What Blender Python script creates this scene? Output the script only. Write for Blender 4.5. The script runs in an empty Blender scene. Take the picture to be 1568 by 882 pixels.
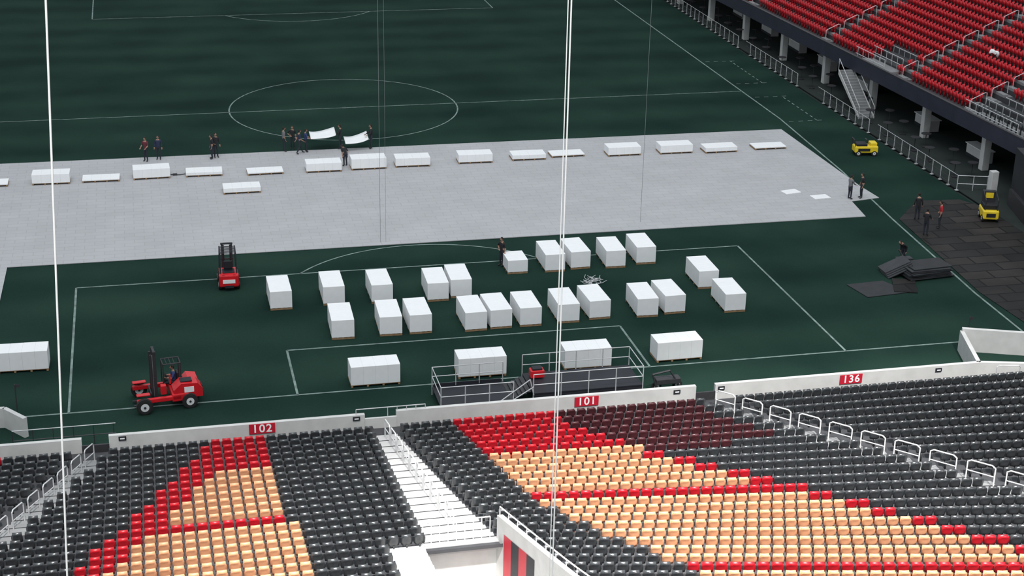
import bpy, bmesh, math, random
import numpy as np
from mathutils import Vector, Matrix
random.seed(7); rng=np.random.default_rng(7)
scn=bpy.context.scene
COL=scn.collection

# ------------------------------------------------------------ materials
def mat(name,col,rough=.6,var=.12,scale=8.,metal=0.,spec=.5,bump=0.,emit=None):
    m=bpy.data.materials.new(name); m.use_nodes=True; nt=m.node_tree; b=nt.nodes['Principled BSDF']
    b.inputs['Roughness'].default_value=rough; b.inputs['Metallic'].default_value=metal
    b.inputs['Specular IOR Level'].default_value=spec
    tc=nt.nodes.new('ShaderNodeTexCoord'); n=nt.nodes.new('ShaderNodeTexNoise'); n.inputs['Scale'].default_value=scale; n.inputs['Detail'].default_value=4
    nt.links.new(tc.outputs['Object'],n.inputs['Vector'])
    r=nt.nodes.new('ShaderNodeValToRGB'); c=np.array(col)
    r.color_ramp.elements[0].position=.3; r.color_ramp.elements[1].position=.7
    r.color_ramp.elements[0].color=(*np.clip(c*(1-var),0,1),1); r.color_ramp.elements[1].color=(*np.clip(c*(1+var),0,1),1)
    nt.links.new(n.outputs['Fac'],r.inputs['Fac']); nt.links.new(r.outputs['Color'],b.inputs['Base Color'])
    if bump:
        bp=nt.nodes.new('ShaderNodeBump'); bp.inputs['Strength'].default_value=bump; bp.inputs['Distance'].default_value=.02
        nt.links.new(n.outputs['Fac'],bp.inputs['Height']); nt.links.new(bp.outputs['Normal'],b.inputs['Normal'])
    return m
def grass_mat():
    m=bpy.data.materials.new('turf_green'); m.use_nodes=True; nt=m.node_tree; b=nt.nodes['Principled BSDF']
    b.inputs['Roughness'].default_value=.95; b.inputs['Specular IOR Level'].default_value=.05
    tc=nt.nodes.new('ShaderNodeTexCoord')
    w=nt.nodes.new('ShaderNodeTexWave'); w.bands_direction='Y'; w.inputs['Scale'].default_value=.057; w.inputs['Distortion'].default_value=.3
    nt.links.new(tc.outputs['Object'],w.inputs['Vector'])
    n1=nt.nodes.new('ShaderNodeTexNoise'); n1.inputs['Scale'].default_value=.13; n1.inputs['Detail'].default_value=6
    n2=nt.nodes.new('ShaderNodeTexNoise'); n2.inputs['Scale'].default_value=9; n2.inputs['Detail'].default_value=3
    for n in (n1,n2): nt.links.new(tc.outputs['Object'],n.inputs['Vector'])
    r=nt.nodes.new('ShaderNodeValToRGB'); r.color_ramp.elements[0].color=(.0085,.0245,.0195,1); r.color_ramp.elements[1].color=(.0200,.047,.035,1)
    r.color_ramp.elements[0].position=.3; r.color_ramp.elements[1].position=.8
    a=nt.nodes.new('ShaderNodeMath'); a.operation='MULTIPLY_ADD'; a.inputs[1].default_value=.18
    nt.links.new(w.outputs['Fac'],a.inputs[0]); nt.links.new(n1.outputs['Fac'],a.inputs[2])
    a2=nt.nodes.new('ShaderNodeMath'); a2.operation='MULTIPLY_ADD'; a2.inputs[1].default_value=.25
    nt.links.new(n2.outputs['Fac'],a2.inputs[0]); nt.links.new(a.outputs[0],a2.inputs[2])
    s=nt.nodes.new('ShaderNodeMath'); s.operation='SUBTRACT'; s.inputs[1].default_value=.18
    nt.links.new(a2.outputs[0],s.inputs[0]); nt.links.new(s.outputs[0],r.inputs['Fac']); nt.links.new(r.outputs['Color'],b.inputs['Base Color'])
    return m
def tile_mat(name,c1,c2,cm,scale,bw,rh,rough=.7,mortar=.01,lo=.84):
    m=bpy.data.materials.new(name); m.use_nodes=True; nt=m.node_tree; b=nt.nodes['Principled BSDF']; b.inputs['Roughness'].default_value=rough
    b.inputs['Specular IOR Level'].default_value=.25
    tc=nt.nodes.new('ShaderNodeTexCoord'); k=nt.nodes.new('ShaderNodeTexBrick')
    k.inputs['Scale'].default_value=scale; k.inputs['Brick Width'].default_value=bw; k.inputs['Row Height'].default_value=rh
    k.inputs['Mortar Size'].default_value=mortar; k.inputs['Color1'].default_value=(*c1,1); k.inputs['Color2'].default_value=(*c2,1); k.inputs['Mortar'].default_value=(*cm,1)
    nt.links.new(tc.outputs['Object'],k.inputs['Vector'])
    n=nt.nodes.new('ShaderNodeTexNoise'); n.inputs['Scale'].default_value=.35; n.inputs['Detail'].default_value=6; nt.links.new(tc.outputs['Object'],n.inputs['Vector'])
    r=nt.nodes.new('ShaderNodeValToRGB'); r.color_ramp.elements[0].position=.3; r.color_ramp.elements[0].color=(lo,lo,lo,1); r.color_ramp.elements[1].position=.7
    nt.links.new(n.outputs['Fac'],r.inputs['Fac'])
    mx=nt.nodes.new('ShaderNodeMix'); mx.data_type='RGBA'; mx.blend_type='MULTIPLY'; mx.inputs['Factor'].default_value=1
    nt.links.new(k.outputs['Color'],mx.inputs['A']); nt.links.new(r.outputs['Color'],mx.inputs['B']); nt.links.new(mx.outputs['Result'],b.inputs['Base Color'])
    return m
M={}
M['grass']=grass_mat()
M['line']=mat('line_paint',(.18,.24,.22),.9,.4,2.)
M['tiles']=tile_mat('grey_floor_tiles',(.475,.475,.49),(.455,.455,.47),(.41,.41,.42),1.0,1.2,.6,.75,.03,.9)
M['mats']=tile_mat('brown_mats',(.050,.042,.040),(.016,.017,.017),(.006,.006,.006),1.0,2.4,1.2,.7,.06,.5)
M['rubbermat']=mat('black_rubber_mat',(.018,.019,.022),.6,.2,2.)
M['rubbermat2']=mat('worn_rubber_mat',(.035,.037,.042),.6,.2,2.)
M['ground']=mat('dark_concrete',(.012,.02,.018),.9,.2,.5)
M['white']=mat('white_panel',(.88,.885,.89),.5,.02,3.)
M['seam']=mat('panel_seam',(.62,.62,.62),.7,.1,4.)
M['wood']=mat('pallet_wood',(.30,.19,.10),.8,.25,6.)
M['wall']=mat('wall_paint',(.55,.55,.54),.7,.08,1.5)
M['stairw']=mat('sunlit_stair_concrete',(.44,.44,.44),.8,.08,1.5)  # lighter than the side aisles: sun glare put into the base colour
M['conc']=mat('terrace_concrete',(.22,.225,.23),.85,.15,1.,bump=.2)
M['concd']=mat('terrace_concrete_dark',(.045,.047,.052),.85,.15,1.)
M['black']=mat('black_seat_plastic',(.036,.040,.044),.30,.12,3.,spec=.8)
M['red']=mat('red_seat_plastic',(.48,.008,.018),.4,.1,3.)
M['redsun']=mat('sunlit_red_seat_plastic',(.68,.33,.175),.45,.06,3.)  # red seats, with the sun patch painted in as a paler colour
M['redshade']=mat('shaded_red_seat_plastic',(.060,.014,.018),.4,.15,3.)  # red seats again, darkened in colour to paint the shaded strip
M['bred']=mat('stand_red_plastic',(.56,.010,.020),.45,.1,3.)
M['rail']=mat('galvanised_steel',(.55,.56,.57),.4,.1,5.,metal=.2)
M['wrail']=mat('white_painted_rail',(.75,.75,.75),.4,.05,5.)
M['steel']=mat('dark_steel',(.05,.05,.055),.5,.1,5.,metal=.4)
M['rubber']=mat('rubber_tyre',(.015,.015,.015),.85,.2,10.)
M['redp']=mat('red_machine_paint',(.62,.012,.02),.35,.1,2.)
M['yel']=mat('yellow_machine_paint',(.85,.62,.03),.4,.08,2.)
M['dark']=mat('dark_cladding',(.012,.014,.02),.6,.2,1.)
M['navy']=mat('navy_fascia',(.02,.022,.04),.5,.2,1.)
M['cable']=mat('steel_cable',(.75,.75,.73),.5,.05,9.)
M['cabled']=mat('thin_grey_cable',(.25,.27,.27),.6,.05,9.)
M['hub']=mat('wheel_hub',(.7,.7,.7),.5,.05,9.)
M['signred']=mat('sign_red',(.50,.01,.03),.5,.05,2.)
M['signw']=mat('sign_white',(.85,.85,.85),.5,.02,2.)
M['skin']=mat('skin',(.35,.2,.14),.6,.05,20.)
M['hair']=mat('hair',(.015,.012,.01),.8,.1,40.)
M['jean']=mat('dark_trousers',(.02,.024,.035),.85,.15,20.)
M['shoe']=mat('shoes',(.02,.02,.02),.7,.1,20.)
for k,c in dict(blackshirt=(.015,.015,.018),redshirt=(.45,.02,.03),blue=(.03,.05,.16),grey=(.16,.16,.17),maroonshirt=(.12,.02,.03),navyshirt=(.02,.03,.07)).items(): M[k]=mat(k+'_cloth',c,.85,.12,15.)

# ------------------------------------------------------------ mesh builder
class MB:
    def __init__(s): s.v=[];s.f=[];s.m=[];s.mats=[]
    def mi(s,k):
        if k not in s.mats: s.mats.append(k)
        return s.mats.index(k)
    def add(s,vs,fs,k):
        o=len(s.v); s.v+= [tuple(x) for x in vs]; i=s.mi(k)
        for f in fs: s.f.append(tuple(o+a for a in f)); s.m.append(i)
    def box(s,c,d,k,rot=None,ch=0.):
        hx,hy,hz=d[0]/2,d[1]/2,d[2]/2
        if ch<=0:
            vs=[(x,y,z) for z in(-hz,hz) for y in(-hy,hy) for x in(-hx,hx)]
            fs=[(0,2,3,1),(4,5,7,6),(0,1,5,4),(2,6,7,3),(0,4,6,2),(1,3,7,5)]
        else:
            bm=bmesh.new(); bmesh.ops.create_cube(bm,size=1); bmesh.ops.scale(bm,vec=d,verts=bm.verts)
            bmesh.ops.bevel(bm,geom=bm.edges[:],offset=ch,segments=2,profile=.5,affect='EDGES')
            bm.verts.index_update(); vs=[tuple(v.co) for v in bm.verts]; fs=[tuple(v.index for v in f.verts) for f in bm.faces]; bm.free()
        R=rot if rot is not None else Matrix.Identity(3)
        s.add([R@Vector(v)+Vector(c) for v in vs],fs,k)
    def tube(s,a,b,r,k,n=6,r2=None):
        a=Vector(a);b=Vector(b);d=(b-a)
        if d.length<1e-6: return
        q=d.to_track_quat('Z','Y').to_matrix(); r2=r if r2 is None else r2
        vs=[a+q@Vector((r*math.cos(2*math.pi*i/n),r*math.sin(2*math.pi*i/n),0)) for i in range(n)]+[b+q@Vector((r2*math.cos(2*math.pi*i/n),r2*math.sin(2*math.pi*i/n),0)) for i in range(n)]
        fs=[(i,(i+1)%n,n+(i+1)%n,n+i) for i in range(n)]+[tuple(range(n))[::-1],tuple(range(n,2*n))]
        s.add(vs,fs,k)
    def path(s,pts,r,k,n=6):
        for a,b in zip(pts[:-1],pts[1:]): s.tube(a,b,r,k,n)
    def prism(s,poly,y0,y1,k,axis='y'):
        n=len(poly)
        if axis=='y': vs=[(p[0],y0,p[1]) for p in poly]+[(p[0],y1,p[1]) for p in poly]
        elif axis=='x': vs=[(y0,p[0],p[1]) for p in poly]+[(y1,p[0],p[1]) for p in poly]
        else: vs=[(p[0],p[1],y0) for p in poly]+[(p[0],p[1],y1) for p in poly]
        fs=[(i,(i+1)%n,n+(i+1)%n,n+i) for i in range(n)]+[tuple(range(n))[::-1],tuple(range(n,2*n))]
        s.add(vs,fs,k)
    def sphere(s,c,r,k,seg=12,ring=8,sc=(1,1,1),zmin=-1.1):
        vs=[];fs=[]
        for i in range(ring+1):
            t=math.pi*i/ring; z=math.cos(t)
            for j in range(seg):
                p=2*math.pi*j/seg; vs.append((c[0]+r*sc[0]*math.sin(t)*math.cos(p),c[1]+r*sc[1]*math.sin(t)*math.sin(p),c[2]+r*sc[2]*z))
        for i in range(ring):
            for j in range(seg): fs.append((i*seg+j,(i+1)*seg+j,(i+1)*seg+(j+1)%seg,i*seg+(j+1)%seg))
        s.add(vs,fs,k)
    def wheel(s,c,r,w,ax='x',hub='hub'):
        d=Vector((w/2,0,0)) if ax=='x' else Vector((0,w/2,0)); c=Vector(c)
        s.tube(c-d*.75,c+d*.75,r,'rubber',20); s.tube(c-d,c+d,r*.86,'rubber',20)
        s.tube(c-d*1.06,c+d*1.06,r*.52,hub,14); s.tube(c-d*1.2,c+d*1.2,r*.16,'steel',8)
    def obj(s,name,loc=(0,0,0),rz=0.,smooth=False,fix=True):
        me=bpy.data.meshes.new(name); me.from_pydata(s.v,[],s.f)
        for k in s.mats: me.materials.append(M[k])
        me.polygons.foreach_set('material_index',s.m)
        if fix:
            bm=bmesh.new(); bm.from_mesh(me); bmesh.ops.recalc_face_normals(bm,faces=bm.faces); bm.to_mesh(me); bm.free()
        if smooth: me.polygons.foreach_set('use_smooth',[True]*len(me.polygons))
        me.update(); o=bpy.data.objects.new(name,me); o.location=loc; o.rotation_euler=(0,0,rz); COL.objects.link(o); return o
def link(me,name,loc,rz=0.):
    o=bpy.data.objects.new(name,me); o.location=loc; o.rotation_euler=(0,0,rz); COL.objects.link(o); return o

# ------------------------------------------------------------ ground
b=MB(); b.box((0,50,-.35),(300,260,.5),'ground'); b.obj('ground')
b=MB(); b.add([(-60,-4.75,0),(39.2,-4.75,0),(39.2,135,0),(-60,135,0)],[(0,1,2,3)],'grass'); b.obj('football_pitch',fix=False)
b=MB(); Z=.012
def seg(p,q,w=.11):
    p=Vector((*p,Z));q=Vector((*q,Z));d=(q-p).normalized();n=Vector((-d.y,d.x,0))*w/2
    b.add([p-n,q-n,q+n,p+n],[(0,1,2,3)],'line')
def poly(ps,w=.11):
    for i in range(len(ps)-1): seg(ps[i],ps[i+1],w)
def arc(cx,cy,r,a0,a1,n=64): poly([(cx+r*math.cos(a0+(a1-a0)*i/n),cy+r*math.sin(a0+(a1-a0)*i/n)) for i in range(n+1)])
poly([(20.16,0),(20.16,16.5),(-20.16,16.5),(-20.16,0)],.12); poly([(9.16,0),(9.16,5.5),(-9.16,5.5),(-9.16,0)],.12)
seg((-34.3,0),(31,0),.12); seg((-34.3,52.6),(34,52.6)); arc(0,52.6,9.15,0,2*math.pi,96)
a=math.asin(5.5/9.15); arc(0,11,9.15,a,math.pi-a); seg((-.12,11),(.12,11),.24); seg((-.15,52.6),(.15,52.6),.3)
poly([(20.16,105.2),(20.16,88.7),(-20.16,88.7),(-20.16,105.2)]); poly([(9.16,105.2),(9.16,99.7),(-9.16,99.7),(-9.16,105.2)]); arc(0,94.2,9.15,math.pi+a,2*math.pi-a)
poly([(31,-.0),(31.2,6.5),(32.2,19.7),(33.2,30),(34,43.9),(34,52.6),(34,80),(34,105.2)],.13); seg((-34.3,0),(-34.3,105.2)); seg((-34.3,105.2),(34,105.2))
for y0,y1 in ((43,50.5),(55,63)):
    y=y0
    while y<y1: seg((36.8,y),(36.8,y+.5),.09); y+=.95
    for yy in (y0,y1):
        x=34.4
        while x<36.8: seg((x,yy),(x+.4,yy),.09); x+=.8
b.obj('pitch_markings',fix=False)

b=MB()
b.prism([(-60,41.8),(32.9,40.9),(33.0,26.4),(33.2,23.8),(31.0,23.4),(30.6,20.3),(-24.2,20.5),(-24.4,8),(-60,8)][::-1],.014,.05,'tiles',axis='z'); b.obj('temporary_flooring')
for (x,y,rz) in ((27.6,26.0,.2),(29.2,24.6,.1)):
    b=MB(); b.box((0,0,.0),(1.2,.8,.035),'white'); b.obj('floor_tile',(x,y,.07),rz)

# ------------------------------------------------------------ panel stacks
def stack(h,cols=4,L=2.5,W=1.22,name='p'):
    b=MB()
    for x in np.linspace(-L/2+.06,L/2-.06,4): b.box((x,0,.055),(.1,W,.09),'wood')
    for y in np.linspace(-W/2+.06,W/2-.06,5): b.box((0,y,.115),(L,.1,.03),'wood')
    w=L/cols
    b.box((0,0,.13+h/2),(L-.03,W-.03,h-.02),'seam')
    for i in range(cols):
        b.box((-L/2+w*(i+.5),0,.13+h/2),(w-.004,W,h),'white',ch=min(.012,h*.2))
    return b
st_wide=stack(1.0).obj('floor_panel_stack',(-5.2,.3+.61,0)); me_w=st_wide.data
for x,y in ((.3,.3),(5.9,.3),(10.9,.4),(-22.5,5.2)): link(me_w,'floor_panel_stack',(x,y+.61,0),random.uniform(-.03,.03))
deep=[(-8.9,11.1),(-5.9,11.3),(-6.0,6.4),(-3.2,11.1),(-3.4,6.4),(-1.8,6.4),(0,10.8),(1.4,11.1),(7.7,14.1),(9.3,14.3),(11.5,14.1),(13.5,14.4),(1.2,6.2),(2.6,6.3),(4.3,6.3),(6.5,6.4),(8.3,6.6),(11.1,6.4),(12.7,6.6),(15.9,9.9),(16.2,6.2)]
for i,(x,y) in enumerate(deep): link(me_w,'floor_panel_stack',(x-.02,y+1.25,0),math.pi/2+random.uniform(-.035,.035))
s5=stack(.75,3,1.6); o=s5.obj('floor_panel_stack',(5.4,14.2+.8,0),math.pi/2)
hs={.55:stack(.55),.62:stack(.62),.7:stack(.7),.3:stack(.3),.08:stack(.08),.2:stack(.2)}
mesh_h={}
for (x,y,h) in [(-22.2,36,.62),(-18.9,36,.08),(-15.5,36.1,.62),(-11.9,36.1,.2),(-9.6,31.9,.3),(-7.7,35.8,.08),(-3.6,35.7,.55),(-.4,35.8,.7),(2.8,35.9,.55),(7.4,36,.55),(11.4,36.1,.3),(14.4,36.4,.08),(18.6,36,.55),(22.6,35.9,.55),(26,35.6,.3),(30,35.8,.08),(-26.3,36.1,.08)]:
    if h in mesh_h: link(mesh_h[h],'floor_panel_stack',(x,y+.61,.05),random.uniform(-.04,.04))
    else: o=hs[h].obj('floor_panel_stack',(x,y+.61,.05),random.uniform(-.04,.04)); mesh_h[h]=o.data

# ------------------------------------------------------------ seat template (faces +y)
def seat_template():
    V=[];F=[]
    def sheet(fn,nu,nv):
        o=len(V)
        for side in (0,1):
            for j in range(nv+1):
                for i in range(nu+1): V.append(fn(i/nu*2-1,j/nv,side))
        n=(nu+1)*(nv+1)
        for j in range(nv):
            for i in range(nu):
                a=o+j*(nu+1)+i; F.append((a,a+1,a+nu+2,a+nu+1)); a+=n; F.append((a,a+nu+1,a+nu+2,a+1))
        for i in range(nu):
            a=o+i; F.append((a,a+n,a+n+1,a+1)); a=o+nv*(nu+1)+i; F.append((a,a+1,a+n+1,a+n))
        for j in range(nv):
            a=o+j*(nu+1); F.append((a,a+nu+1,a+n+nu+1,a+n)); a+=nu; F.append((a,a+n,a+n+nu+1,a+nu+1))
    def back(u,v,s):
        w=.225*(1-.30*max(0,v-.55)**1.5/.3 if v>.55 else 1-.08*(1-v))
        z=.40+.46*v-.045*abs(u)**3*(v>.6)
        y=-.24-.10*v+.07*u*u-.035*(v>.9)+(.03 if s else 0)
        return (u*w,y,z)
    def pan(u,v,s):
        return (u*.21*(1-.15*v),-.16+.05*v+.02*u*u+(.05 if s else 0),.40+.36*v)
    sheet(back,4,4); sheet(pan,2,2)
    o=len(V); V.extend([(x,y,z) for z in(0.0,.45) for y in(-.24,-.14) for x in(-.03,.03)])
    F.extend([(o+a,o+b_,o+c,o+d) for a,b_,c,d in[(0,2,3,1),(4,5,7,6),(0,1,5,4),(2,6,7,3),(0,4,6,2),(1,3,7,5)]])
    return np.array(V),np.array(F)
SV,SF=seat_template()
def seat_mass(name,pos,rot,mi,mats):
    pos=np.array(pos);rot=np.array(rot);n=len(pos);k=len(SV)
    c,s=np.cos(rot)[:,None],np.sin(rot)[:,None]
    X=SV[None,:,0]*c-SV[None,:,1]*s+pos[:,0:1]; Y=SV[None,:,0]*s+SV[None,:,1]*c+pos[:,1:2]; Zz=SV[None,:,2]+pos[:,2:3]
    co=np.stack([X,Y,Zz],2).reshape(-1,3)
    fa=(SF[None]+ (np.arange(n)*k)[:,None,None]).reshape(-1)
    nf=n*len(SF); me=bpy.data.meshes.new(name)
    me.vertices.add(len(co)); me.vertices.foreach_set('co',co.ravel().astype(np.float32))
    me.loops.add(len(fa)); me.loops.foreach_set('vertex_index',fa.astype(np.int32))
    me.polygons.add(nf); me.polygons.foreach_set('loop_start',np.arange(nf,dtype=np.int32)*4)
    for q in mats: me.materials.append(M[q])
    me.polygons.foreach_set('material_index',np.repeat(np.array(mi,dtype=np.int32),len(SF)))
    me.polygons.foreach_set('use_smooth',[True]*nf)
    me.update(calc_edges=True); me.validate()
    o=bpy.data.objects.new(name,me); COL.objects.link(o); return o

# ------------------------------------------------------------ near stand
ROWS=36; D=.85
def zf(s): return .05+.14*s+.0012*s*s
def rowy(s,x):
    t=min(.2,.012*max(0,s-2)); return -4-s-t*max(0,x+2)
def rows(i): return 2.2+D*i
def lais(s): return -18.7-.385*(s-1.5)
def interp(s,pts):
    return float(np.interp(s,[p[0] for p in pts],[p[1] for p in pts]))
def midL(s): return -6.35
def midR(s): return interp(s,[(1.7,-5.2),(14.5,-3.6),(22,-2.3),(36,.6)])
def rais(s): return interp(s,[(1.7,10.4),(15.8,19.3),(30,28.0)])
PIT=15.6
B101=[(1.9,-2.6),(6.8,-2.1),(13.4,-1.1),(22.5,3.0),(30,7)]
R101=[(1.7,2.2),(3.8,2.6),(7.7,4.9),(14.3,10.5),(21.3,15.7),(30,20)]
pos=[];mi=[];rt=[]
for i in range(ROWS):
    s=rows(i)
    # the 101/136 block is set out from the stair edge, so each row starts at the aisle
    xsr=list(np.arange(-40,-6.3,.5))+[midR(s)+.30+.5*k for k in range(90)]
    for x in xsr:
        if x>36: continue
        y=rowy(s,x); sp=-4-y; z=zf(s)
        a=lais(sp)
        if abs(x-a)<.75: continue
        if -6.45<x<midR(s)+.2: continue
        if abs(x-rais(sp))<.8: continue
        if -6.35-1.6<x<midR(sp) and sp>16.4: continue
        c=0; j=rng.normal(0,.12)
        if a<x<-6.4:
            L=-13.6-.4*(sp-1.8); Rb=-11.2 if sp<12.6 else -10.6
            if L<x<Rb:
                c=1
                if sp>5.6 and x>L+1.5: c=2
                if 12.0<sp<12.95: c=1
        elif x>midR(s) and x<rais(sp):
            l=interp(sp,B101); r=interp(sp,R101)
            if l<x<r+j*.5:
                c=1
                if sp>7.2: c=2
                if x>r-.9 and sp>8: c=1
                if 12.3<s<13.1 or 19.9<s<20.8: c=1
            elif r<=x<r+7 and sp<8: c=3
        elif x<-22.9 and sp<2.7: c=1
        pos.append((x,y,z)); mi.append(c); t=min(.2,.012*max(0,s-2)) if x>-2 else 0; rt.append(-math.atan(t))
seat_mass('stadium_seats_lower_bowl',pos,rt,mi,['black','red','redsun','redshade'])
b=MB()
for i in range(-1,ROWS+1):
    s=rows(i)-.42 if i>=0 else 1.05
    s1=rows(i+1)-.42; z=zf(rows(i)) if i>=0 else zf(rows(0)); zn=zf(rows(i+1))
    xm=midR(s1)+.1
    xs=[-45,-30,-20,-10,-6.35,xm,4,10,16,22,28,36]
    for x0,x1 in zip(xs[:-1],xs[1:]):
        if x0==-6.35 and s>PIT-.1: continue
        p=[(x0,rowy(s,x0),z),(x1,rowy(s,x1),z),(x1,rowy(s1,x1),z),(x0,rowy(s1,x0),z)]
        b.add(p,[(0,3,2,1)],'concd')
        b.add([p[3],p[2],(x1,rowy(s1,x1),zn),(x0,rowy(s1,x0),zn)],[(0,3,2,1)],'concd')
b.obj('seating_terrace',fix=False)
def stairs(fl,fr,s0,s1,k,name):
    b=MB()
    for i in range(ROWS*2):
        s=rows(0)-.42+i*D/2
        if s<s0 or s>s1: continue
        xl,xr=fl(s),fr(s); z=zf(rows(i//2))+ (0.02 if i%2==0 else .5*(zf(rows(i//2+1))-zf(rows(i//2)))+.02)
        ya=rowy(s,xl); yb=rowy(s+D/2,xl); yc=rowy(s,xr); yd=rowy(s+D/2,xr)
        vs=[(xl,ya,z-.35),(xr,yc,z-.35),(xr,yd,z-.35),(xl,yb,z-.35),(xl,ya,z),(xr,yc,z),(xr,yd,z),(xl,yb,z)]
        b.add(vs,[(0,1,5,4),(1,2,6,5),(2,3,7,6),(3,0,4,7),(4,5,6,7)],k)
        if i%2==0: b.add([(x,y,zz+.006) for x,y,zz in ((xl,ya,z),(xr,yc,z),(xr,yc-.06,z),(xl,ya-.06,z))],[(0,3,2,1)],'steel')
    return b.obj(name)
stairs(lambda s:lais(s)-.55,lambda s:lais(s)+.55,0,40,'conc','aisle_stairs')
stairs(lambda s:midL(s)+.0,lambda s:midR(s)+.1,0,PIT-.2,'stairw','aisle_stairs')
def rs(s):
    x=rais(s)
    for _ in range(8): x=rais(-(rowy(s,x)+4))
    return x
stairs(lambda s:rs(s)-.6,lambda s:rs(s)+.6,0,40,'conc','aisle_stairs')
# vomitory: sunken landing with side walls
b=MB()
S0,S1=PIT,34.2; zp=.45; n=26
for i in range(n):
    a=S0+(S1-S0)*i/n; c=S0+(S1-S0)*(i+1)/n
    p=[(midR(a),-4-a),(midR(c),-4-c)]
    k={1:'signred',2:'dark',3:'signred',4:'dark'}.get(i,'wall')
    za=zf(a)+1.1; zc=zf(c)+1.1
    vs=[(p[0][0],p[0][1],zp-.2),(p[1][0],p[1][1],zp-.2),(p[1][0],p[1][1],zc),(p[0][0],p[0][1],za)]
    vs+=[(x+.22,y,z) for x,y,z in vs]
    b.add(vs,[(0,1,2,3),(4,7,6,5),(3,2,6,7),(0,3,7,4),(1,5,6,2)],'wall')
    if k!='wall': b.add([(x-.012,y,z) for x,y,z in ((p[0][0],p[0][1],zp+.02),(p[1][0],p[1][1],zp+.02),(p[1][0],p[1][1],zc-.6),(p[0][0],p[0][1],za-.6))],[(0,1,2,3)],k)
x0,x1=-6.35,midR(PIT); yb=-4-PIT
b.add([(x0,yb,zp-.2),(x1,yb,zp-.2),(x1,yb,zf(PIT)),(x0,yb,zf(PIT))],[(0,1,2,3)],'wall')
for i in range(n):
    a=S0+(S1-S0)*i/n; c=S0+(S1-S0)*(i+1)/n
    b.add([(x0,-4-a,zp-.2),(x0,-4-c,zp-.2),(x0,-4-c,zf(c)+.02),(x0,-4-a,zf(a)+.02)],[(0,3,2,1)],'wall')
b.obj('wall_vomitory',fix=False)
b=MB(); b.box(((-6.35+.4)/2,-4-(S0+S1)/2,zp-.1),(6.75,S1-S0,.2),'wall'); b.obj('floor_vomitory')
b=MB()
for i in range(8):
    s=16.4+i*.85
    b.box((-7.15,-4-s-.0,zf(s)+.02),(1.6,.87,.3),'stairw'); b.box((-7.15,-4-s-.2,zf(s)+.12),(1.6,.43,.3),'stairw')
b.obj('vomitory_steps')

# front wall
b=MB()
def wallseg(p,q,z0,z1,t=.22,k='wall'):
    p=Vector((*p,0));q=Vector((*q,0));d=(q-p).normalized();n=Vector((-d.y,d.x,0))*t/2
    vs=[]
    for z in (z0,z1):
        for a in (p-n,q-n,q+n,p+n): vs.append((a.x,a.y,z))
    b.add(vs,[(0,1,2,3),(4,5,6,7),(0,1,5,4),(1,2,6,5),(2,3,7,6),(3,0,4,7)],k)
wallseg((-45,-4.9),(-19.4,-4.9),0,1.05); wallseg((-18.2,-4.9),(-6.5,-4.9),0,1.1); wallseg((-5.0,-4.9),(9.9,-4.9),0,1.15); wallseg((10.9,-4.9),(25.2,-4.9),0,1.15)
wallseg((-19.4,-5.05),(-18.2,-5.05),0,.75,.1,'steel'); wallseg((-6.5,-5.0),(-5.0,-5.0),0,.9,.12); wallseg((9.9,-5.0),(10.9,-5.0),0,.8,.1,'steel')
wallseg((25.2,-4.9),(26.3,-1.0),0,1.15); wallseg((26.3,-1.0),(30.5,-2.6),0,1.3,.25); wallseg((30.5,-2.6),(36,-4.2),0,1.3,.25)
wallseg((25.2,-4.9),(36,-7.5),0,1.15)
wallseg((-45,.0),(-23.0,-.9),0,1.0); wallseg((-23.0,-.9),(-22.0,-2.2),0,1.0)
b.obj('wall_front')
def sign(txt,x):
    e=bpy.data.objects.new('section_sign',None); COL.objects.link(e); e.location=(x,-5.06,.86)
    b=MB(); b.box((0,0,0),(1.2,.04,.50),'signred',ch=.01); o=b.obj('plate'); o.parent=e
    cu=bpy.data.curves.new('numerals','FONT'); cu.body=txt; cu.size=.56; cu.align_x='CENTER'; cu.align_y='CENTER'; cu.extrude=.004; cu.offset=.010; cu.space_character=1.15
    t=bpy.data.objects.new('numerals',cu); COL.objects.link(t); cu.materials.append(M['signw']); t.rotation_euler=(math.pi/2,0,0); t.location=(0,-.027,0); t.parent=e
sign('102',-11.3); sign('101',4.3); sign('136',18.1)
for x in (-17.6,-6.9,8.9,10.9+.3,22.9):
    b=MB(); b.box((0,0,0),(.34,.05,.2),'dark',ch=.01); b.box((0,-.03,0),(.2,.01,.06),'signw'); b.obj('row_marker_plate',(x,-5.05,.95))

def hoops(fx,s0,s1,step,length,name,off=0,r=.028,h=.95,k='rail'):
    b=MB(); s=s0
    while s<s1:
        pts=[]
        for q,hh in ((s,0),(s,h-.1),(s+.1,h),(s+length-.1,h),(s+length,h-.1),(s+length,0)):
            x=fx(q)+off; pts.append((x,rowy(q,x),zf(q)+hh))
        b.path(pts,r,k); x=fx(s)+off; x2=fx(s+length)+off
        b.tube((x,rowy(s,x),zf(s)+h*.5),(x2,rowy(s+length,x2),zf(s+length)+h*.5),r*.8,k)
        s+=step
    return b.obj(name)
hoops(rs,2.0,26,1.15,.82,'aisle_handrail',h=1.0,r=.032,k='wrail')
hoops(lais,1.9,24,1.35,.95,'aisle_handrail')
hoops(lambda s:(midL(s)*.45+midR(s)*.55),2.0,14.0,1.25,1.0,'aisle_handrail',r=.032,k='wrail')
b=MB()
prev=None
for i in range(20):
    s=S0+i*.85; p=(midR(s)+.11,-4-s,zf(s)+1.1); t=(p[0],p[1],p[2]+.35); b.tube(p,t,.022,'wrail')
    if prev: b.tube(prev,t,.028,'wrail')
    prev=t
prev=None
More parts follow.
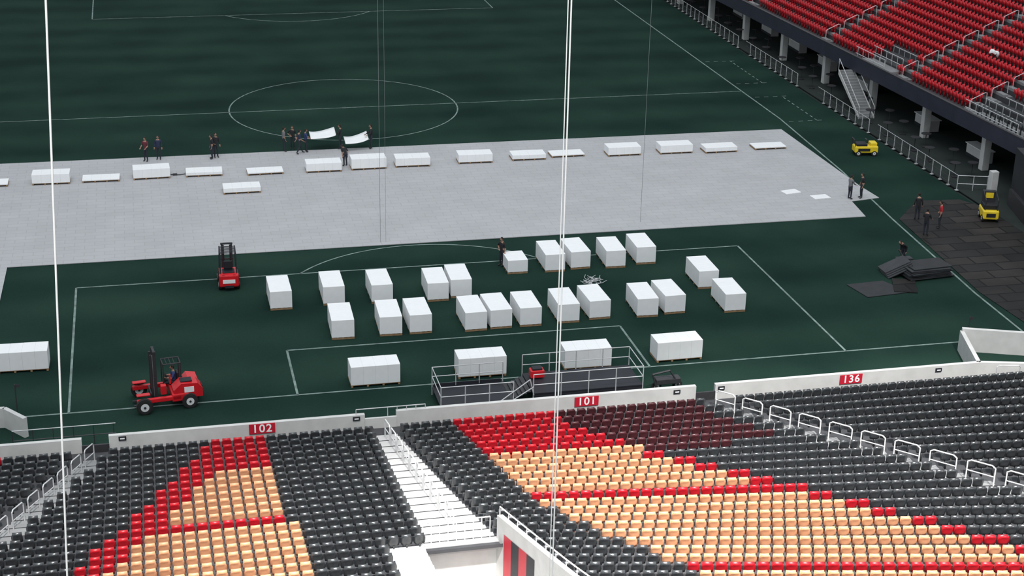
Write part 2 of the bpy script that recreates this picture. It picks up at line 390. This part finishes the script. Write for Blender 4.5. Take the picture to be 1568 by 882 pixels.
for i in range(9):
    x=-6.3+i*.33; p=(x,-4-PIT+.1,zf(PIT)); t=(x,-4-PIT+.1,zf(PIT)+1.0); b.tube(p,t,.02,'wrail')
    if prev: b.tube(prev,t,.028,'wrail')
    prev=t
b.obj('vomitory_handrail')
b=MB()
for x in np.arange(-5.4,-3.6,.45): b.tube((x,-4.9,.9),(x,-4.9,1.35),.02,'rail')
b.tube((-6.9,-4.9,1.35),(-3.6,-4.9,1.35),.025,'rail'); b.tube((-6.9,-4.9,1.1),(-6.9,-4.9,1.35),.02,'rail'); b.obj('gate_rail')
b=MB()
for x in np.arange(-22.5,-17.9,.9): b.tube((x,-3.6,0),(x,-3.6,1.05),.02,'steel')
for z in (.55,1.05): b.tube((-22.5,-3.6,z),(-17.9,-3.6,z),.022,'rail' if z>1 else 'steel')
b.obj('barrier_rail')
b=MB()
for i in range(6):
    x=25.6+i*1.5; y=-6.0-i*.35
    b.path([(x,y,.3),(x,y,1.3),(x+.1,y,1.4),(x+1.1,y-.2,1.4),(x+1.2,y-.2,1.3),(x+1.2,y-.2,.3)],.03,'rail')
b.obj('barrier_rail')

# ------------------------------------------------------------ side stand
def xp(y): return 42.8-(y-25)*.055
blocks=[(14,22.0),(23.2,31.0),(32.4,41.0),(42.4,54.5),(56,70),(71.4,86),(87.4,104)]
pos=[];mi=[];rt=[]
for i in range(26):
    for (a0,a1) in blocks:
        for y in np.arange(a0,a1,.52):
            x=xp(y)+1.5+.82*i
            if i<3 and (43<y<47.5 or 24<y<30.5): continue
            pos.append((x,y,3.5+.38*i)); mi.append(0); rt.append(math.pi/2)
for y in np.arange(24.2,30.5,.55):
    pos.append((xp(y)+.9,y,3.72)); mi.append(1); rt.append(math.pi/2)
seat_mass('stadium_seats_side_stand',pos,rt,mi,['bred','black'])
b=MB(); ys=[10,20,30,40,50,60,70,80,90,110]
for y0,y1 in zip(ys[:-1],ys[1:]):
    for i in range(-1,27):
        xa=(.0 if i<0 else 1.12+.82*i); xb=1.12+.82*(i+1); z=3.5+.38*max(i,0); zn=3.5+.38*(i+1)
        b.add([(xp(y0)+xa,y0,z),(xp(y0)+xb,y0,z),(xp(y1)+xb,y1,z),(xp(y1)+xa,y1,z)],[(0,1,2,3)],'concd' if i>=0 else 'conc')
        b.add([(xp(y0)+xb,y0,z),(xp(y1)+xb,y1,z),(xp(y1)+xb,y1,zn),(xp(y0)+xb,y0,zn)],[(0,3,2,1)],'concd')
    b.add([(xp(y0),y0,2.9),(xp(y1),y1,2.9),(xp(y1)+12,y1,2.9),(xp(y0)+12,y0,2.9)],[(0,1,2,3)],'dark')
for y in (22.6,31.7,41.7,55.2,70.7):
    for i in range(26):
        z=3.5+.38*i; x=xp(y)+1.12+.82*i
        b.box((x+.2,y,z+.1),(.41,1.1,.2),'conc')
        b.box((x+.6,y,z+.01),(.41,1.1,.03),'conc')
b.obj('side_stand_terrace')
b=MB()
for y0,y1 in zip(ys[:-1],ys[1:]):
    d=.18
    vs=[(xp(y0)-d,y0,2.9),(xp(y1)-d,y1,2.9),(xp(y1)-d,y1,4.1),(xp(y0)-d,y0,4.1),(xp(y0),y0,2.9),(xp(y1),y1,2.9),(xp(y1),y1,4.1),(xp(y0),y0,4.1)]
    b.add(vs,[(0,1,2,3),(4,5,6,7),(0,1,5,4),(1,2,6,5),(2,3,7,6),(3,0,4,7)],'navy')
    b.add([(xp(y0)-.2,y0,4.1),(xp(y0)+.02,y0,4.1),(xp(y1)+.02,y1,4.1),(xp(y1)-.2,y1,4.1),(xp(y0)-.2,y0,4.16),(xp(y0)+.02,y0,4.16),(xp(y1)+.02,y1,4.16),(xp(y1)-.2,y1,4.16)],[(0,1,2,3),(4,5,6,7),(0,1,5,4),(1,2,6,5),(2,3,7,6),(3,0,4,7)],'steel')
b.obj('wall_parapet')
b=MB()
for y in (22.6,31.7,41.7,55.2,70.7):
    for i in range(0,25,2):
        x=xp(y)+1.3+.82*i; z=3.5+.38*i
        b.path([(x,y,z),(x,y,z+.85),(x+.1,y,z+.98),(x+1.1,y,z+1.42),(x+1.25,y,z+1.38),(x+1.25,y,z+.55)],.03,'rail')
for (y0,y1) in ((24,30.8),(43,47.8)):
    for k in range(3):
        x=.35+1.6*k
        for y in np.arange(y0,y1,.9): b.tube((xp(y)+x,y,3.5),(xp(y)+x,y,4.75),.025,'rail')
        for z in (4.2,4.75): b.tube((xp(y0)+x,y0,z),(xp(y1)+x,y1,z),.028,'rail')
b.obj('stand_handrails')
b=MB()
for (y0,y1) in ((24,30.8),(43,47.8)):
    b.box((xp(y0)+2.1,(y0+y1)/2,3.6),(3.6,y1-y0,.24),'conc')
b.obj('accessible_platform')
b=MB(); b.box((50.6,55,1.45),(.3,100,2.9),'dark')
for y in np.arange(16,104,6.5): b.box((50.3,y,1.3),(.2,3.4,2.2),'navy')
b.obj('wall_club')
b=MB(); b.box((46.0,55,.02),(13,100,.06),'ground'); b.obj('floor_club')
b=MB()
for y in np.arange(20,104,8.5): b.box((xp(y)+1.0,y,1.47),(.55,.55,2.85),'wall',ch=.03)
b.obj('support_columns')
def tbl():
    b=MB(); b.tube((0,0,.03),(0,0,.06),.25,'steel',12); b.tube((0,0,.05),(0,0,1.05),.035,'steel'); b.tube((0,0,1.05),(0,0,1.09),.38,'steel',16); return b
t0=None
for y in np.arange(27,95,3.6):
    for x in (40.5,42.0):
        p=(x+random.uniform(-.2,.2),y+random.uniform(-.6,.6),.05)
        if 41.5<p[1]<48.5 and x<42: continue
        if t0 is None: t0=tbl().obj('bar_table',p)
        else: link(t0.data,'bar_table',p)
def counter():
    b=MB(); b.box((0,0,.45),(.8,2.6,.9),'wall',ch=.03); b.box((0,0,.93),(.95,2.8,.06),'signw'); b.box((-.42,0,.12),(.05,2.5,.2),'dark'); return b
c0=None
for y in (31,39.5,51,59,66,73,81):
    p=(44.6,y,.05)
    if c0 is None: c0=counter().obj('bar_counter',p)
    else: link(c0.data,'bar_counter',p)
b=MB()
for (y0,y1) in ((24.5,37.5),(39.0,49),(53.5,66),(68,96)):
    for y in np.arange(y0,y1,1.25): b.tube((39.4,y,0),(39.4,y,1.1),.035,'rail'); b.box((39.4,y,.03),(.22,.22,.05),'rail')
    for z in (.25,.65,1.1): b.tube((39.4,y0,z),(39.4,y1,z),.02,'steel' if z<1 else 'rail')
b.path([(39.4,24.5,1.1),(41.5,23.8,1.1)],.03,'rail'); b.path([(39.4,24.5,.5),(41.5,23.8,.5)],.03,'rail')
for x in (40.4,41.5): b.tube((x,24.1,0),(x,24.1,1.1),.03,'rail')
b.obj('perimeter_fence')
b=MB(); n=17
for i in range(n):
    b.box((40.9,42.9+.27*i,.1+.17*i),(1.2,.3,.2),'conc')
for sx in (-.65,.65):
    b.path([(40.9+sx,42.7,0),(40.9+sx,42.7,1.0),(40.9+sx,42.7+.27*n,1.0+.17*n),(40.9+sx,42.7+.27*n,.17*n)],.03,'rail')
    vs=[(40.9+sx,42.7,0),(40.9+sx,42.7,.2),(40.9+sx,42.7+.27*n,.17*n+.1),(40.9+sx,42.7+.27*n,.17*n-.3)]
    b.add(vs+[(x+.06,y,z) for x,y,z in vs],[(0,1,2,3),(4,5,6,7),(0,1,5,4),(1,2,6,5),(2,3,7,6),(3,0,4,7)],'wall')
b.obj('metal_staircase')
b=MB(); b.prism([(41.6,21.2),(44,20.5),(44,5),(40.2,5),(40.2,12),(40.6,17)],0,4.0,'dark',axis='z'); b.prism([(41.3,20.9),(40.3,17),(39.9,12),(39.9,5),(40.2,5),(40.2,12),(40.6,17),(41.6,20.9)],0,1.2,'steel',axis='z'); b.obj('wall_corner')
b=MB(); b.box((40.9,22.4,1.0),(.5,.5,2.0),'wall',ch=.03); b.obj('tunnel_post')

# ------------------------------------------------------------ mats
b=MB(); b.prism([(32.6,19.4),(35.5,22.8),(38.6,22.5),(39.8,20),(39.6,5),(34.5,-.5),(31.8,1.3),(31.5,6.5)],.016,.04,'mats',axis='z'); b.obj('sideline_mats')
b=MB(); b.prism([(24.2,9.0),(26.6,9.2),(27.4,7.2),(24.6,6.9)],.016,.045,'rubbermat',axis='z'); b.prism([(26.5,7.4),(27.3,9.4),(28.6,9.0),(27.8,7.0)],.02,.07,'mats',axis='z'); b.obj('unrolled_rubber_mat')
b=MB()
for i in range(9):
    b.box((29.6+random.uniform(-.15,.15),9.7+random.uniform(-.12,.12),.06+i*.075),(3.0-.05*i,1.5,.055),'rubbermat2' if i%2 else 'rubbermat',rot=Matrix.Rotation(random.uniform(-.06,.06)+.1,3,'Z'))
for i in range(4):
    b.box((27.9,10.0+.15*i,.35+.06*i),(1.7,1.1,.05),'rubbermat2',rot=Matrix.Rotation(-.38,3,'Y'))
b.box((29.0,11.4,.3),(1.0,.5,.5),'rubbermat2',ch=.05); b.tube((29,11.4,.5),(28.7,11.6,1.0),.05,'steel')
b.obj('rubber_mat_pile')
b=MB()
for i in range(16):
    a=random.uniform(0,6.28); L=random.uniform(.5,1.1); cx,cy=9.4+random.uniform(-.4,.5),12.2+random.uniform(-.6,.5)
    p=[(cx+L*(t-.5)*math.cos(a)+.12*math.sin(6*t+i),cy+L*(t-.5)*math.sin(a)*1.2+.1*math.cos(5*t),.05+.1*random.random()) for t in np.linspace(0,1,7)]
    b.path(p,.018,'rail',5)
b.obj('strap_pile')
for (x,y,h) in ((27.1,-.3,1.6),(-22.5,-.1,1.8)):
    b=MB(); b.tube((0,0,0),(0,0,h),.03,'steel'); b.tube((0,0,0),(0,0,.04),.12,'steel',10); b.box((.12,0,h-.1),(.22,.01,.16),'steel'); b.obj('corner_flag',(x,y,0))

# ------------------------------------------------------------ scaffold platform
b=MB(); x0,x1,y0,y1=-2.6,7.6,-3.6,-1.2; dz=.75
b.box(((2.0+x1)/2,(y0+y1)/2,dz),(x1-2.0,y1-y0,.08),'dark'); b.box(((x0+1.0)/2,(y0+y1)/2,.4),(1.0-x0,y1-y0,.06),'dark')
for x in np.arange(2.0,x1+.1,1.4):
    for y in (y0,y1): b.tube((x,y,0),(x,y,dz+1.05),.028,'rail')
for y in (y0,y1):
    for z in (dz+.5,dz+1.05): b.tube((2.0,y,z),(x1,y,z),.024,'rail')
for z in (dz+.5,dz+1.05): b.tube((x1,y0,z),(x1,y1,z),.024,'rail')
for x in np.arange(x0,1.1,1.2):
    for y in (y0,y1): b.tube((x,y,0),(x,y,1.5),.028,'rail')
for y in (y0,y1):
    for z in (1.0,1.5): b.tube((x0,y,z),(1.0,y,z),.024,'rail')
for z in (1.0,1.5): b.tube((x0,y0,z),(x0,y1,z),.024,'rail')
for i in range(5): b.box((1.05+.2*i,(y0+y1)/2,.42+.08*i),(.22,1.8,.04),'steel')
b.path([(-.4,y0-.1,.05),(1.8,y0-.1,1.6),(2.0,y0-.1,dz)],.028,'rail'); b.path([(.1,y0-.1,.05),(2.0,y0-.1,1.2)],.028,'rail')
b.box((4.8,y0+.02,.38),(5.6,.04,.7),'dark'); b.box((-.8,y0+.02,.2),(3.4,.04,.38),'dark'); b.box((4.8,y1,.38),(5.6,.04,.7),'dark'); b.box((-.8,y1,.3),(3.4,.04,.6),'dark')
b.box((2.6,-1.8,1.05),(.7,.5,.4),'redp',ch=.04); b.box((2.6,-1.8,1.3),(.5,.4,.12),'dark',ch=.03)
b.obj('scaffold_platform')
b=MB()
b.path([(8.6,-3.0,0),(8.3,-3,1.0),(9.2,-3,1.15),(9.8,-3,.2)],.05,'steel'); b.wheel((8.6,-2.8,.25),.25,.12,'y'); b.wheel((9.7,-2.8,.25),.25,.12,'y'); b.box((9.15,-2.8,.55),(1.3,.5,.3),'steel',ch=.04); b.obj('utility_cart')

# ------------------------------------------------------------ vehicles
def forklift_small():
    b=MB()
    b.prism([(-.95,.35),(-1.05,.9),(-.75,1.05),(-.2,.95),(.5,.85),(.6,.3)],-.52,.52,'redp',axis='x')
    b.box((0,-.95,.62),(1.12,.42,.75),'redp',ch=.09)
    b.box((0,-.55,1.0),(.7,.6,.14),'dark',ch=.03); b.box((0,-.28,1.12),(.5,.45,.16),'dark',ch=.05); b.box((0,-.5,1.4),(.5,.12,.5),'dark',ch=.05)
    b.box((0,-1.17,.6),(.7,.04,.22),'signw'); b.box((0,-1.17,.28),(.5,.06,.14),'dark')
    for sx in (-.5,.5):
        b.wheel((sx,.55,.33),.33,.24); b.wheel((sx,-.72,.27),.27,.2)
        b.path([(sx*.92,-.85,.95),(sx*.88,-.62,2.12),(sx*.88,.55,2.15),(sx*.96,.62,.75)],.04,'dark')
        b.box((sx*.55,.95,1.15),(.1,.14,2.1),'steel'); b.box((sx*.38,1.03,1.1),(.08,.1,1.9),'steel')
        b.box((sx*.5,1.65,.12),(.12,1.15,.05),'steel'); b.box((sx*.5,1.12,.4),(.12,.06,.6),'steel')
        b.box((sx*.62,-1.1,.95),(.14,.06,.1),'signred')
    for y in np.linspace(-.6,.5,7): b.tube((-.44,y,2.14),(.44,y,2.14),.022,'dark')
    b.box((0,1.0,2.15),(.7,.12,.08),'steel'); b.box((0,1.0,1.2),(.7,.08,.08),'steel'); b.box((0,1.1,.55),(.9,.06,.1),'steel')
    b.tube((0,.3,.9),(0,.05,1.35),.025,'dark'); b.tube((0,.03,1.33),(0,.07,1.39),.17,'dark',14)
    return b
forklift_small().obj('forklift',(-11.55,15.6,0),-.02)
def truck_forklift():
    b=MB()
    for sy in (-1.0,1.0):
        b.box((-.55,sy*.9,.62),(2.3,.2,.24),'redp',ch=.04); b.wheel((-1.35,sy*1.12,.42),.42,.3,'y')
        b.box((-1.35,sy*.82,.95),(.7,.3,.07),'redp',ch=.03)
        b.box((-.62,sy*.32,1.6),(.16,.12,2.9),'steel'); b.box((-.78,sy*.24,1.5),(.12,.1,2.7),'steel')
        b.box((-1.3,sy*.3,.14),(1.0,.13,.06),'steel'); b.box((-.9,sy*.3,.45),(.07,.13,.65),'steel')
    b.box((.55,0,.62),(.9,2.0,.42),'redp',ch=.06)
    b.prism([(.2,.5),(.2,1.0),(.6,1.35),(1.45,1.3),(1.7,1.0),(1.7,.55)],-.95,-.1,'redp',axis='y')
    b.prism([(.9,.5),(.9,1.0),(1.1,1.2),(1.6,1.1),(1.7,.6)],-.1,.95,'redp',axis='y')
    b.wheel((1.35,.0,.4),.4,.34,'y'); b.wheel((1.0,-1.05,.4),.4,.2,'y')
    b.box((1.71,-.5,.9),(.03,.5,.3),'dark'); b.box((1.0,-.96,1.0),(.5,.03,.3),'signw'); b.box((.9,-.5,1.37),(.6,.5,.05),'dark')
    for z in (.5,1.6,3.0): b.box((-.62,0,z),(.12,.8,.1),'steel')
    b.box((-.9,0,.8),(.06,1.1,.1),'steel'); b.box((-.9,0,.4),(.06,1.1,.1),'steel'); b.tube((-.65,0,.4),(-.65,0,2.7),.05,'hub',8)
    b.box((.35,.45,.95),(.5,.5,.14),'dark',ch=.04); b.box((.6,.45,1.25),(.12,.5,.5),'dark',ch=.04)
    for x,y in ((-.15,.85),(-.15,.05),(.75,.85),(.75,.05)): b.tube((x,y,.8),(x,y,2.1),.03,'steel')
    b.path([(-.15,.05,2.1),(-.15,.85,2.1),(.75,.85,2.1),(.75,.05,2.1),(-.15,.05,2.1)],.03,'steel')
    for x in (.05,.25,.45): b.tube((x,.05,2.1),(x,.85,2.1),.02,'steel')
    b.tube((-.1,.45,.85),(.0,.45,1.3),.025,'dark'); b.tube((-.02,.45,1.29),(.04,.45,1.33),.16,'dark',12)
    b.box((.1,-.5,1.5),(.08,.08,.5),'redp'); b.box((-.3,-.75,1.1),(.3,.3,.5),'redp',ch=.04)
    return b
o=truck_forklift().obj('truck_mounted_forklift',(-15.45,.4,0),.12); o.scale=(.93,.93,.95)
def cart():
    b=MB(); b.box((0,0,.5),(1.75,.95,.5),'yel',ch=.07); b.box((-.35,0,.82),(.8,.8,.22),'dark',ch=.04); b.box((.55,0,.85),(.5,.7,.3),'yel',ch=.05)
    for x in (-.6,.6):
        for y in (-.42,.42): b.wheel((x,y,.22),.22,.14,'y')
    b.path([(-.82,-.35,.6),(-.95,-.35,1.25),(-.95,.35,1.25),(-.82,.35,.6)],.03,'steel'); b.tube((.2,0,.8),(.05,0,1.2),.03,'steel'); b.box((0,0,1.2),(.1,.45,.05),'steel')
    b.box((-.2,-.49,.5),(.9,.02,.2),'dark'); return b
cart().obj('floor_scrubber_cart',(36.6,33.6,0),-.15)
def cart2():
    b=MB(); b.box((0,0,.5),(1.05,1.5,.6),'yel',ch=.08); b.box((0,.1,.95),(.9,1.1,.35),'dark',ch=.05); b.box((0,.5,1.45),(.85,.3,.8),'steel',ch=.04); b.box((0,.32,1.55),(.5,.04,.35),'yel')
    for x in (-.48,.48):
        for y in (-.5,.5): b.wheel((x,y,.24),.24,.14)
    for x in (-.4,.4): b.path([(x,-.6,.7),(x,-.65,1.5),(x,.4,1.85)],.03,'steel')
    b.box((0,-.77,.5),(.6,.03,.25),'dark'); return b
cart2().obj('ride_on_scrubber',(38.5,18.4,.04),-.3)

# ------------------------------------------------------------ people
def person(loc,rz,pose='stand',shirt='blackshirt',pants='jean',scale=1.,seat=None,bare=False):
    J={'pel':(0,0,.96),'wai':(0,0,1.12),'che':(0,.0,1.33),'nec':(0,0,1.49),'hed':(0,.02,1.57)}
    for s,n in ((-1,'L'),(1,'R')):
        J['sh'+n]=(s*.175,0,1.43);J['el'+n]=(s*.24,-.03,1.16);J['wr'+n]=(s*.26,.05,.93)
        J['hi'+n]=(s*.09,0,.90);J['kn'+n]=(s*.10,.03,.50);J['an'+n]=(s*.11,-.01,.09);J['to'+n]=(s*.13,.17,.045)
    bend=0
    if pose=='walk':
        J['knL']=(-.1,.14,.51);J['anL']=(-.1,.26,.10);J['toL']=(-.1,.43,.06);J['knR']=(.1,-.02,.50);J['anR']=(.1,-.26,.12);J['toR']=(.1,-.10,.045);J['wrL']=(-.24,-.16,.97);J['wrR']=(.25,.22,.98)
    if pose=='carry':
        for s,n in ((-1,'L'),(1,'R')): J['el'+n]=(s*.24,.08,1.17);J['wr'+n]=(s*.2,.33,1.05)
    if pose=='akimbo':
        J['elR']=(.36,-.08,1.18);J['wrR']=(.17,.06,1.04)
    if pose=='bend': bend=.75
    if pose=='sit':
        for s,n in ((-1,'L'),(1,'R')):
            J['kn'+n]=(s*.14,.45,.93);J['an'+n]=(s*.14,.52,.50);J['to'+n]=(s*.15,.69,.46);J['el'+n]=(s*.25,.1,1.18);J['wr'+n]=(s*.15,.36,1.2)
    if bend:
        c,s_=math.cos(-bend),math.sin(-bend)
        for k in J:
            if k[:2] in('wa','ch','ne','he','sh','el','wr'):
                x,y,z=J[k]; z-=.95; J[k]=(x,y*c-z*s_-.1,y*s_+z*c+.93)
        for n in 'LR': x,y,z=J['wr'+n]; J['wr'+n]=(x*.8,y+.1,z-.12); 
    R={'pel':(.155,.115),'wai':(.14,.10),'che':(.17,.115),'nec':(.058,.058),'hed':(.06,.06)}
    for n in 'LR': R.update({'sh'+n:(.075,.075),'el'+n:(.05,.05),'wr'+n:(.034,.03),'hi'+n:(.095,.095),'kn'+n:(.066,.066),'an'+n:(.045,.05),'to'+n:(.045,.035)})
    names=list(J); E=[('pel','wai'),('wai','che'),('che','nec'),('nec','hed')]
    for n in 'LR': E+=[('che','sh'+n),('sh'+n,'el'+n),('el'+n,'wr'+n),('pel','hi'+n),('hi'+n,'kn'+n),('kn'+n,'an'+n),('an'+n,'to'+n)]
    me=bpy.data.meshes.new('sk'); me.from_pydata([J[n] for n in names],[(names.index(a),names.index(b_)) for a,b_ in E],[])
    o=bpy.data.objects.new('sk',me); COL.objects.link(o); md=o.modifiers.new('s','SKIN'); md.use_smooth_shade=True
    for i,n in enumerate(names): me.skin_vertices[0].data[i].radius=R[n]; me.skin_vertices[0].data[i].use_root=(n=='pel')
    sd=o.modifiers.new('d','SUBSURF'); sd.levels=1; sd.render_levels=1
    dg=bpy.context.evaluated_depsgraph_get(); ev=o.evaluated_get(dg); m2=ev.to_mesh()
    V=[v.co.copy() for v in m2.vertices]; Fs=[tuple(p.vertices) for p in m2.polygons]; ev.to_mesh_clear(); bpy.data.objects.remove(o); bpy.data.meshes.remove(me)
    segs=[(Vector(J[a]),Vector(J[b_]),a,b_) for a,b_ in E]
    def seg_of(p):
        best=None
        for a,b_,na,nb in segs:
            d=b_-a; t=max(0,min(1,(p-a).dot(d)/d.length_squared)); q=(p-a-d*t).length
            if best is None or q<best[0]: best=(q,nb,t)
        return best
    b=MB(); order={}
    for f in Fs:
        c=sum((V[i] for i in f),Vector())/len(f); q,nb,t=seg_of(c)
        if nb[:2] in('hi','kn','an'): k=pants
        elif nb[:2]=='to': k='shoe'
        elif nb[:2]=='he' or (nb=='nec' and t>.75): k='skin'
        elif nb[:2]=='wr': k='skin' if bare else shirt
        else: k=shirt
        order.setdefault(k,[]).append(f)
    off=len(b.v); b.v+=[tuple(v) for v in V]
    for k,fs in order.items():
        i=b.mi(k)
        for f in fs: b.f.append(tuple(off+a for a in f)); b.m.append(i)
    h=Vector(J['hed'])+ (Vector((0,.02,.10)) if not bend else Vector((0,.09,.05)))
    b.sphere(h,.098,'skin',12,10,(.80,.98,1.22)); b.sphere(h+Vector((0,-.015,.022)),.104,'hair',12,8,(.84,.96,1.12))
    b.tube(h+Vector((0,.085,.01)),h+Vector((0,.122,-.02)),.012,'skin',5,.018)
    for s in (-1,1):
        b.sphere(h+Vector((s*.032,.088,.012)),.012,'shoe',6,4); b.sphere(h+Vector((s*.083,.0,-.0)),.024,'skin',6,5,(.4,.7,1.2))
    b.box(h+Vector((0,.088,-.05)),(.045,.012,.01),'maroonshirt')
    for n,s in (('L',-1),('R',1)):
        w=Vector(J['wr'+n]); d=(w-Vector(J['el'+n])).normalized(); q=d.to_track_quat('Z','Y').to_matrix()
        b.box(w+d*.055,(.075,.03,.10),'skin',rot=q,ch=.01)
        for i,(fx,L) in enumerate(((-.028,.07),(-.009,.08),(.010,.076),(.029,.06))):
            a0=w+d*.10+q@Vector((fx,0,0)); a1=a0+d*L*.5+q@Vector((0,.008,0)); a2=a1+d*L*.4+q@Vector((0,.022,0)); b.tube(a0,a1,.0095,'skin',5,.0085); b.tube(a1,a2,.0085,'skin',5,.007)
        a0=w+d*.03+q@Vector((-s*.035,0,0)); a1=a0+d*.035+q@Vector((-s*.025,.012,0)); b.tube(a0,a1,.011,'skin',5,.010); b.tube(a1,a1+d*.03+q@Vector((0,.01,0)),.010,'skin',5,.008)
    ob=b.obj('person',loc,rz,smooth=True); ob.scale=(scale,)*3; return ob
P=[((-15.8,40.4,.05),2.6,'carry','maroonshirt'),((-14.9,40.7,.05),2.9,'stand','navyshirt'),((-11.15,40.2,.05),1.7,'stand','blackshirt'),((-10.85,40.5,.05),3.4,'akimbo','blackshirt'),((-5.9,41.2,.05),-1.4,'stand','grey'),((-5.2,41.9,.0),3.0,'akimbo','blackshirt'),
((-4.85,40.4,.05),-1.3,'walk','navyshirt'),((-4.35,40.8,.05),-1.5,'carry','blue'),((-1.75,41.2,.05),1.2,'carry','blackshirt'),((-1.95,36.9,.05),.4,'bend','blackshirt'),((.5,40.9,.05),1.6,'carry','blackshirt'),
((4.75,15.7,0),2.2,'akimbo','blackshirt'),((31.0,23.8,.05),-1.2,'carry','grey'),((31.9,23.9,.05),1.5,'stand','blackshirt'),((33.7,19.1,.04),-.3,'stand','blackshirt'),((32.8,16.1,.04),-.9,'carry','blackshirt'),((34.4,17.3,.04),1.2,'akimbo','redshirt')]
for l,rz,po,sh in P: person(l,rz,po,sh,scale=random.uniform(.98,1.05),bare=random.random()<.5)
person((-15.12,.85,-.02),1.65,'sit','blue',bare=True)
person((29.2,11.9,0),2.0,'bend','blackshirt')
def sheet(p,q,name,sag=.3):
    b=MB(); n=12; m=4; vs=[];fs=[]
    p=Vector(p);q=Vector(q)
    for j in range(m+1):
        for i in range(n+1):
            t=i/n; c=p.lerp(q,t); vs.append((c.x,c.y+j*.3-.4,c.z-sag*4*t*(1-t)+.03*math.sin(5*t+j)+.06*j))
    for j in range(m):
        for i in range(n):
            a=j*(n+1)+i; fs.append((a,a+1,a+n+2,a+n+1))
    b.add(vs,fs,'white'); o=b.obj(name,smooth=True); s=o.modifiers.new('t','SOLIDIFY'); s.thickness=.03
sheet((-4.0,40.9,1.1),(-2.1,41.2,1.25),'carried_sheet',.12); sheet((-1.5,40.6,.7),(.25,40.8,.95),'carried_sheet',.15)
b=MB(); b.path([(-14.2,36.9,.08),(-13.6,36.7,.1),(-13.2,36.9,.08)],.03,'steel',5); b.box((-13.9,36.8,.1),(.3,.2,.12),'steel'); b.obj('power_cord')

# ------------------------------------------------------------ cables
def cable(p,q,r,k='cable',name='hanging_cable'):
    b=MB(); b.tube(p,q,r,k,8); return b.obj(name)
cable((-10.60,-54.1,12),(-10.60,-54.1,60),.010); cable((-10.64,-54.1,12),(-10.64,-54.1,60),.007)
cable((-17.39,-54.13,14),(-15.04,-54.13,61),.0125)
cable((-1.85,20.9,.05),(-1.85,20.9,60),.012,'cabled'); cable((-1.5,20.9,.05),(-1.5,20.9,60),.008,'cabled')
cable((15.4,21.8,.05),(15.4,21.8,60),.012,'cabled')
# white jacket left over a seat back in the side stand
b=MB(); vs=[];fs=[]
for j in range(7):
    for i in range(7):
        u,v=i/6-.5,j/6; vs.append((48.15+.5*v-.12*math.sin(3*v+4*u),37.2+u*(.95-.35*abs(v-.5)*2)+.06*math.sin(7*v),6.75-.55*abs(v-.35)*1.6+.05*math.cos(9*u)))
for j in range(6):
    for i in range(6): a=j*7+i; fs.append((a,a+1,a+8,a+7))
b.add(vs,fs,'white'); o=b.obj('white_jacket',smooth=True); s_=o.modifiers.new('t','SOLIDIFY'); s_.thickness=.03

# ------------------------------------------------------------ lights
w=bpy.data.worlds.new('World'); scn.world=w; w.use_nodes=True; w.node_tree.nodes['Background'].inputs[0].default_value=(.84,.93,1,1); w.node_tree.nodes['Background'].inputs[1].default_value=.60
def sun(d,e,ang,c=(1,1,1)):
    l=bpy.data.lights.new('sun','SUN'); l.energy=e; l.angle=ang; l.color=c; o=bpy.data.objects.new('sun',l); COL.objects.link(o); o.rotation_euler=Vector(d).to_track_quat('-Z','Y').to_euler()
sun((.15,.6,-.9),.95,.6)
l=bpy.data.lights.new('added_field_light','AREA'); l.shape='RECTANGLE'; l.size=60; l.size_y=40; l.energy=15500; l.color=(.95,.98,1)  # unseen area lamp added so light falls off towards the far field
o=bpy.data.objects.new('added_field_light',l); COL.objects.link(o); o.location=(5,2,72)
# spot lamps added in place of sunlight on the upper rows of the near stand
for (px,tx,ty,e,ang) in ((-18,-16,-33,430000,31),(0,2,-33,560000,31),(16,19,-31,560000,34)):
    l=bpy.data.lights.new('sun_patch_spot','SPOT'); l.energy=e; l.spot_size=math.radians(ang); l.spot_blend=.55; l.shadow_soft_size=2; l.color=(1,.96,.92)
    o=bpy.data.objects.new('sun_patch_spot',l); COL.objects.link(o); o.location=(px,-66,82)
    o.rotation_euler=(Vector((tx,ty,5))-Vector(o.location)).to_track_quat('-Z','Y').to_euler()
scn.view_settings.view_transform='Standard'

# ------------------------------------------------------------ camera
yaw,pit,rol=.23441,.38045,.02095
f=Vector((math.sin(yaw)*math.cos(pit),math.cos(yaw)*math.cos(pit),-math.sin(pit))); r0=Vector((math.cos(yaw),-math.sin(yaw),0)); u0=r0.cross(f)
r=r0*math.cos(rol)+u0*math.sin(rol); u=-r0*math.sin(rol)+u0*math.cos(rol)
cd=bpy.data.cameras.new('camera'); cd.sensor_width=36; cd.lens=36*2445.84/1568; cd.clip_end=600
co=bpy.data.objects.new('camera',cd); COL.objects.link(co)
m=Matrix.Identity(4)
for i in range(3): m[i][0]=r[i]; m[i][1]=u[i]; m[i][2]=-f[i]
m[0][3],m[1][3],m[2][3]=-15.552,-72.13116,34.61978
co.matrix_world=m; scn.camera=co
